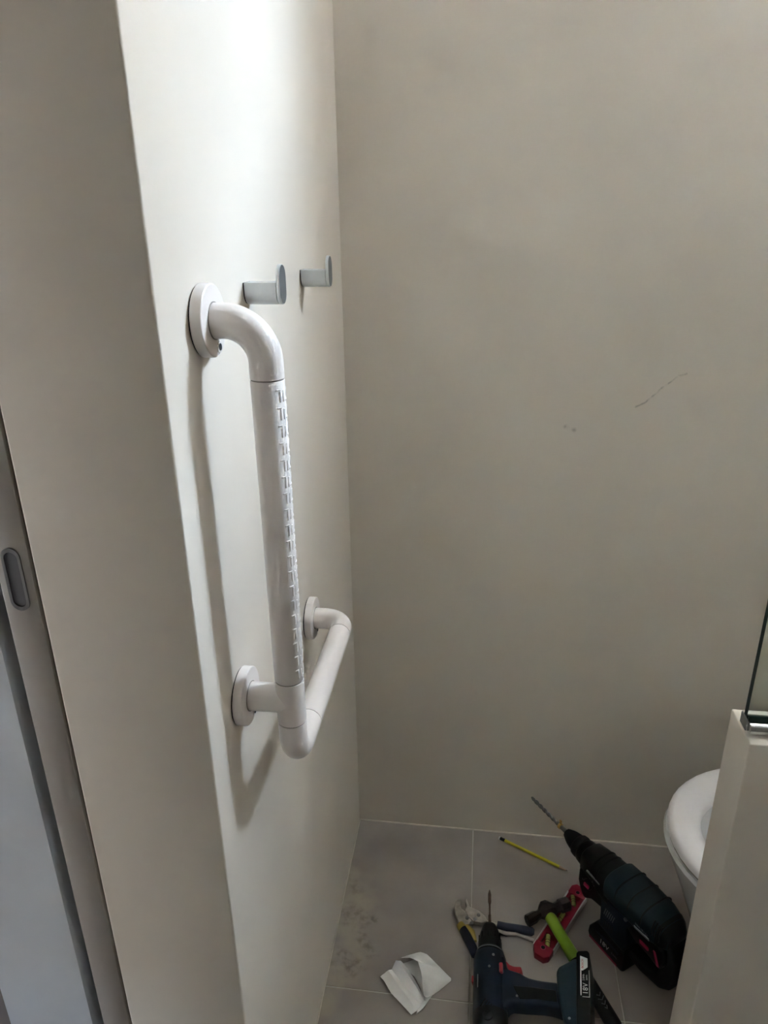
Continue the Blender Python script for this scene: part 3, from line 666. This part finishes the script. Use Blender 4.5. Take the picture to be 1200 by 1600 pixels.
for k, (w, yy) in enumerate(((0.010, 0.196), (0.014, 0.204), (0.010, 0.213), (0.006, 0.221))):
    obj('grip_emblem', sweep([(-w/2, yy-0.004, 0.0128), (0, yy+0.002, 0.0132), (w/2, yy-0.002, 0.0126)], 0.0009, 6), 'grey_print', gr)
hb = NB()
def sect(x, w, h, y=0, z=0, ch=0.35, n=8):
    pts = []
    for k in range(n):
        a = 2*PI*(k+0.5)/n; pts.append((x*sgn, y+w*math.cos(a)/math.cos(PI/n), z+h*math.sin(a)/math.cos(PI/n)))
    return pts
S = [sect(0.056, 0.0112, 0.0112), sect(0.0545, 0.0136, 0.0136), sect(0.034, 0.0138, 0.0138), sect(0.030, 0.0108, 0.0108), sect(0.021, 0.0098, 0.0100), sect(0.0145, 0.0150, 0.0125), sect(0.008, 0.0190, 0.0138, -0.002), sect(-0.004, 0.0190, 0.0138, -0.002),
     sect(-0.0125, 0.0140, 0.0122), sect(-0.0185, 0.0088, 0.0095, 0.0015), sect(-0.025, 0.0086, 0.0100, 0.003), sect(-0.032, 0.0112, 0.0118, 0.004), sect(-0.052, 0.0118, 0.0105, 0.007), sect(-0.0535, 0.0105, 0.0090, 0.007)]
obj('head', loft(S), 'forged', ham, 30)
obj('handle_wedge', box(-0.006, 0.006, -0.0175, -0.0155, -0.008, 0.008, 0.001, 1), 'forged', ham)

# ------------------------------------------------------------------ red torpedo level
l0, l1 = Vector((0.4365, 1.0985, 0)), Vector((0.547, 1.281, 0))
ld = (l1-l0); LL = ld.length; ldn = ld.normalized()
lev = empty('spirit_level', (l0+l1)/2, (0, 0, math.atan2(ldn.y, ldn.x)))
tag(lev, 'red torpedo spirit level lying flat on the floor under the hammer', 'spirit level')
hl_, hw_, th_ = LL/2, 0.0200, 0.0185
def vwin(x0, x1, y0, y1): return (x0, x1, y0, y1)
wins = [(0.048, 0.079, -0.011, 0.011), (-0.022, 0.022, -0.006, 0.014), (-0.079, -0.048, -0.011, 0.011)]
# body split in frame pieces round the three windows so that they are real openings
body = NB()
poly_ends = [[(hl_-0.031, -hw_), (hl_-0.016, -hw_), (hl_, -hw_+0.011), (hl_, hw_-0.008), (hl_-0.010, hw_), (hl_-0.031, hw_)],
             [(-hl_+0.031, hw_), (-hl_+0.016, hw_), (-hl_, hw_-0.011), (-hl_, -hw_+0.008), (-hl_+0.010, -hw_), (-hl_+0.031, -hw_)]]
for pe in poly_ends: merge(body, prism(pe, 0.0, th_, 'xy', 0.002, 2))
xs = [-hl_+0.030, -0.079, -0.048, -0.022, 0.022, 0.048, 0.079, hl_-0.030]
for a, b_ in ((xs[0], xs[1]), (xs[2], xs[3]), (xs[4], xs[5]), (xs[6], xs[7])): box(a, b_, -hw_+0.002, hw_-0.002, 0.002, th_-0.0015, bm=body)
for x0, x1, y0, y1 in wins:
    box(x0, x1, -hw_+0.002, y0, 0.002, th_-0.0015, bm=body); box(x0, x1, y1, hw_-0.002, 0.002, th_-0.0015, bm=body); box(x0, x1, y0, y1, 0.001, 0.004, bm=body)
obj('body', body, 'level_red', lev)
for s in (-1, 1):
    a, b_ = (-hl_+0.028, hl_-0.016) if s < 0 else (-hl_+0.016, hl_-0.028)
    obj('metal_edge', box(a, b_, s*hw_-0.0016, s*hw_+0.0016, 0.0008, th_-0.0006, 0.0006, 1), 'level_alu', lev)
for i, (x0, x1, y0, y1) in enumerate(wins):
    cx_, cy_ = (x0+x1)/2, (y0+y1)/2; w = (x1-x0)/2-0.001; hh = (y1-y0)/2-0.001
    pth = [(cx_-w, cy_, 0.0115), (cx_+w, cy_, 0.012)] if i != 2 else [(cx_-w, cy_-hh*0.6, 0.0115), (cx_+w, cy_+hh*0.6, 0.012)]
    if i == 0: pth = [(cx_-w*0.8, cy_-hh*0.7, 0.0115), (cx_+w*0.8, cy_+hh*0.7, 0.012)]
    v = obj('vial', sweep(pth, 0.0052, 16), 'vial', lev)
    P0, P1 = Vector(pth[0]), Vector(pth[1])
    for f_ in (0.4, 0.6):
        c = P0.lerp(P1, f_); d_ = (P1-P0).normalized()*0.0005
        obj('vial_line', sweep([c-d_, c+d_], 0.0054, 16), 'black', v)
for x in (hl_-0.021, -hl_+0.021):
    obj('hang_hole', lathe([(th_-0.004, 0.0042), (th_+0.0002, 0.0042)], 'z', 18, True, (x, 0, 0)), 'black', lev)
    obj('hole_rim', lathe([(th_-0.002, 0.0060), (th_+0.00008, 0.0060)], 'z', 20, True, (x, 0, 0)), 'crimson', lev)

# ------------------------------------------------------------------ pencil
p0, p1 = Vector((0.3605, 1.418, 0.0038)), Vector((0.5215, 1.3355, 0.0038))
pd = (p1-p0).normalized(); PLn = (p1-p0).length
pen = empty('pencil', p0, (0, 0, math.atan2(pd.y, pd.x))); tag(pen, 'yellow and black striped pencil lying on the floor by the back wall', 'pencil')
pen.location.z = 0
hexp = [(math.cos(PI/6+PI/3*k), math.sin(PI/6+PI/3*k)) for k in range(6)]
bdy = obj('barrel', sweep([(0.016, 0, 0.0035), (PLn-0.020, 0, 0.0035)], 0.0039, prof=hexp, up=(0, 0, 1)), 'pyellow', pen, 20)
for (y, z, ny) in ((-0.00339, 0.0035, 0),):
    obj('stripe', box(0.0165, PLn-0.0205, y-0.0001, y+0.0003, 0.0018, 0.0052, 0.0, 1), 'pdark', bdy)
st = NB()
obj('cap_band', sweep([(0.0035, 0, 0.0035), (0.0162, 0, 0.0035)], 0.0040, prof=hexp, up=(0, 0, 1)), 'black', pen, 20)
obj('end_dip', sweep([(0.0, 0, 0.0035), (0.0008, 0, 0.0035), (0.0036, 0, 0.0035)], [0.0032, 0.0039, 0.0040], prof=hexp, up=(0, 0, 1)), 'white_print', pen, 20)
obj('sharpened_wood', sweep([(PLn-0.0205, 0, 0.0035), (PLn-0.004, 0, 0.0035)], [0.0039, 0.0012], 14), 'pencil_wood', pen)
obj('lead', sweep([(PLn-0.0041, 0, 0.0035), (PLn, 0, 0.0035)], [0.0012, 0.0003], 10), 'graphite', pen)

# ------------------------------------------------------------------ locking pliers
pl = tag(empty('locking_pliers', (0.285, 1.165, 0)), 'open steel pliers with navy blue grips lying behind the cordless drill', 'pliers')
rel = lambda L_: [(a/1000-0.285, b_/1000-1.165) for a, b_ in L_]
obj('fixed_jaw', prism(rel([(264, 1216), (259, 1206), (257, 1192), (261, 1175), (268, 1156), (275, 1143), (290, 1152), (296, 1166), (300, 1176), (290, 1184), (280, 1188), (272, 1194), (270, 1202), (272, 1210), (269, 1217)]), 0.004, 0.016, 'xy', 0.002, 2), 'plier_steel', pl)
obj('moving_jaw', prism(rel([(283, 1221), (281, 1210), (284, 1198), (281, 1188), (288, 1172), (300, 1162), (318, 1160), (331, 1166), (326, 1178), (312, 1190), (300, 1195), (291, 1198), (287, 1210)]), 0.0065, 0.0185, 'xy', 0.002, 2), 'plier_steel', pl)
for x, y, z in ((286, 1168, 0.0185), (311, 1178, 0.0185), (303, 1167, 0.0185), (296, 1158, 0.016)):
    obj('rivet', lathe([(z-0.001, 0.0042), (z+0.0012, 0.0040), (z+0.0022, 0.0026)], 'z', 18, True, (x/1000-0.285, y/1000-1.165, 0)), 'steel', pl)
g1 = obj('grip', sweep([((276/1000-0.285), 1.149-1.165, 0.011), (0.287-0.285, 1.128-1.165, 0.011), (0.300-0.285, 1.102-1.165, 0.0105), (0.3045-0.285, 1.086-1.165, 0.0105)], [0.0095, 0.0105, 0.0098, 0.0075], 18, up=(0, 0, 1)), 'plier_blue', pl)
obj('grip_band', sweep([(0.271-0.285, 1.156-1.165, 0.0105), (0.2785-0.285, 1.1445-1.165, 0.011)], [0.0088, 0.0104], 18, up=(0, 0, 1)), 'plier_yellow', pl)
obj('grip_inlay', sweep([(0.284-0.285, 1.150-1.165, 0.0125), (0.297-0.285, 1.137-1.165, 0.0125), (0.304-0.285, 1.118-1.165, 0.012)], [0.0070, 0.0078, 0.0050], 14, up=(0, 0, 1)), 'plier_yellow', pl)
obj('grip', sweep([(0.352-0.285, 1.163-1.165, 0.013), (0.368-0.285, 1.160-1.165, 0.0125), (0.405-0.285, 1.1585-1.165, 0.0115), (0.427-0.285, 1.157-1.165, 0.0110), (0.432-0.285, 1.1565-1.165, 0.0108)], [0.0082, 0.0092, 0.0095, 0.0090, 0.0055], 18, up=(0, 0, 1)), 'plier_blue', pl)
obj('handle_shank', prism(rel([(318, 1162), (326, 1172), (342, 1168), (360, 1166), (360, 1157), (340, 1157)]), 0.008, 0.015, 'xy', 0.0015, 2), 'plier_steel', pl)
obj('release_lever', sweep([(0.352-0.285, 1.152-1.165, 0.010), (0.372-0.285, 1.1455-1.165, 0.011), (0.392-0.285, 1.148-1.165, 0.010), (0.412-0.285, 1.144-1.165, 0.008), (0.430-0.285, 1.139-1.165, 0.006)], [0.0030, 0.0042, 0.0034, 0.0036, 0.0042], 12, up=(0, 0, 1)), 'plier_steel', pl)
obj('lever_bracket', prism(rel([(338, 1158), (372, 1152), (374, 1144), (352, 1146)]), 0.004, 0.010, 'xy', 0.001, 1), 'black', pl)

# ------------------------------------------------------------------ crumpled tissue
ti = tag(empty('paper_tissue', (0.185, 1.02, 0)), 'crumpled white paper tissue lying on the floor tiles', 'tissue')
def sheet(name, rows, thick=0.0009, nx=22, ny=16, jit=0.0007, wav=None):
    """rows: list of polylines (same count) of 3-D control points; smooth bilinear grid with slight creases, solid."""
    def samp(pl_, t):
        n = len(pl_)-1; q = min(int(t*n), n-1); f = t*n-q
        return Vector(pl_[q]).lerp(Vector(pl_[q+1]), f)
    b = NB(); top = []
    rnd = random.Random(len(rows)*7+nx)
    for i in range(ny+1):
        row = []
        for j in range(nx+1):
            col_ = [samp(r, j/nx) for r in rows]; p = samp(col_, i/ny)
            p = p+Vector((0, 0, rnd.uniform(-jit, jit)))
            if wav: p.z += wav(j/nx, i/ny)
            p.z = max(p.z, 0.0012); p -= Vector((0.185, 1.02, 0)); row.append(p)
        top.append(row)
    A = [[b.verts.new(p) for p in r] for r in top]; Bq = [[b.verts.new(p-Vector((0, 0, thick))) for p in r] for r in top]
    for i in range(ny):
        for j in range(nx):
            b.faces.new((A[i][j], A[i][j+1], A[i+1][j+1], A[i+1][j])); b.faces.new((Bq[i][j], Bq[i+1][j], Bq[i+1][j+1], Bq[i][j+1]))
    for i in range(ny):
        for c in (0, nx): b.faces.new((A[i][c], A[i+1][c], Bq[i+1][c], Bq[i][c]))
    for j in range(nx):
        for r in (0, ny): b.faces.new((A[r][j], A[r][j+1], Bq[r][j+1], Bq[r][j]))
    return obj(name, b, 'paper', ti, 25)
# left panel: from the left edge to the valley, with two soft folds
sheet('folded_sheet', [[(0.112, 1.018, 0.010), (0.121, 1.008, 0.013), (0.138, 0.986, 0.011), (0.160, 0.968, 0.010), (0.182, 0.953, 0.004)],
                       [(0.127, 1.030, 0.014), (0.135, 1.018, 0.019), (0.152, 0.998, 0.017), (0.172, 0.980, 0.014), (0.192, 0.958, 0.009)],
                       [(0.133, 1.040, 0.004), (0.143, 1.028, 0.006), (0.161, 1.006, 0.008), (0.180, 0.990, 0.008), (0.199, 0.970, 0.008)],
                       [(0.140, 1.053, 0.015), (0.153, 1.040, 0.020), (0.172, 1.017, 0.021), (0.189, 0.998, 0.018), (0.203, 0.982, 0.010)],
                       [(0.150, 1.062, 0.003), (0.164, 1.048, 0.003), (0.183, 1.024, 0.003), (0.196, 1.004, 0.003), (0.207, 0.983, 0.003)]], jit=0.0006)
# right panel: a flap lifted along the diagonal crease
sheet('top_flap', [[(0.150, 1.062, 0.012), (0.170, 1.056, 0.024), (0.187, 1.044, 0.032), (0.197, 1.020, 0.028), (0.204, 0.986, 0.014)],
                   [(0.165, 1.070, 0.012), (0.186, 1.062, 0.018), (0.205, 1.046, 0.022), (0.213, 1.022, 0.020), (0.210, 0.986, 0.010)],
                   [(0.180, 1.078, 0.010), (0.203, 1.070, 0.012), (0.226, 1.048, 0.014), (0.232, 1.024, 0.012), (0.222, 0.996, 0.006)],
                   [(0.190, 1.083, 0.008), (0.204, 1.080, 0.007), (0.232, 1.056, 0.006), (0.259, 1.034, 0.003), (0.234, 1.008, 0.003)]], jit=0.0005)
# under layer that closes the lower edge
sheet('under_layer', [[(0.150, 1.055, 0.002), (0.184, 1.03, 0.002), (0.200, 1.00, 0.002), (0.192, 0.955, 0.003)],
                      [(0.190, 1.075, 0.002), (0.225, 1.045, 0.002), (0.228, 1.01, 0.002), (0.204, 0.968, 0.003)]], nx=10, ny=6, jit=0.0002)
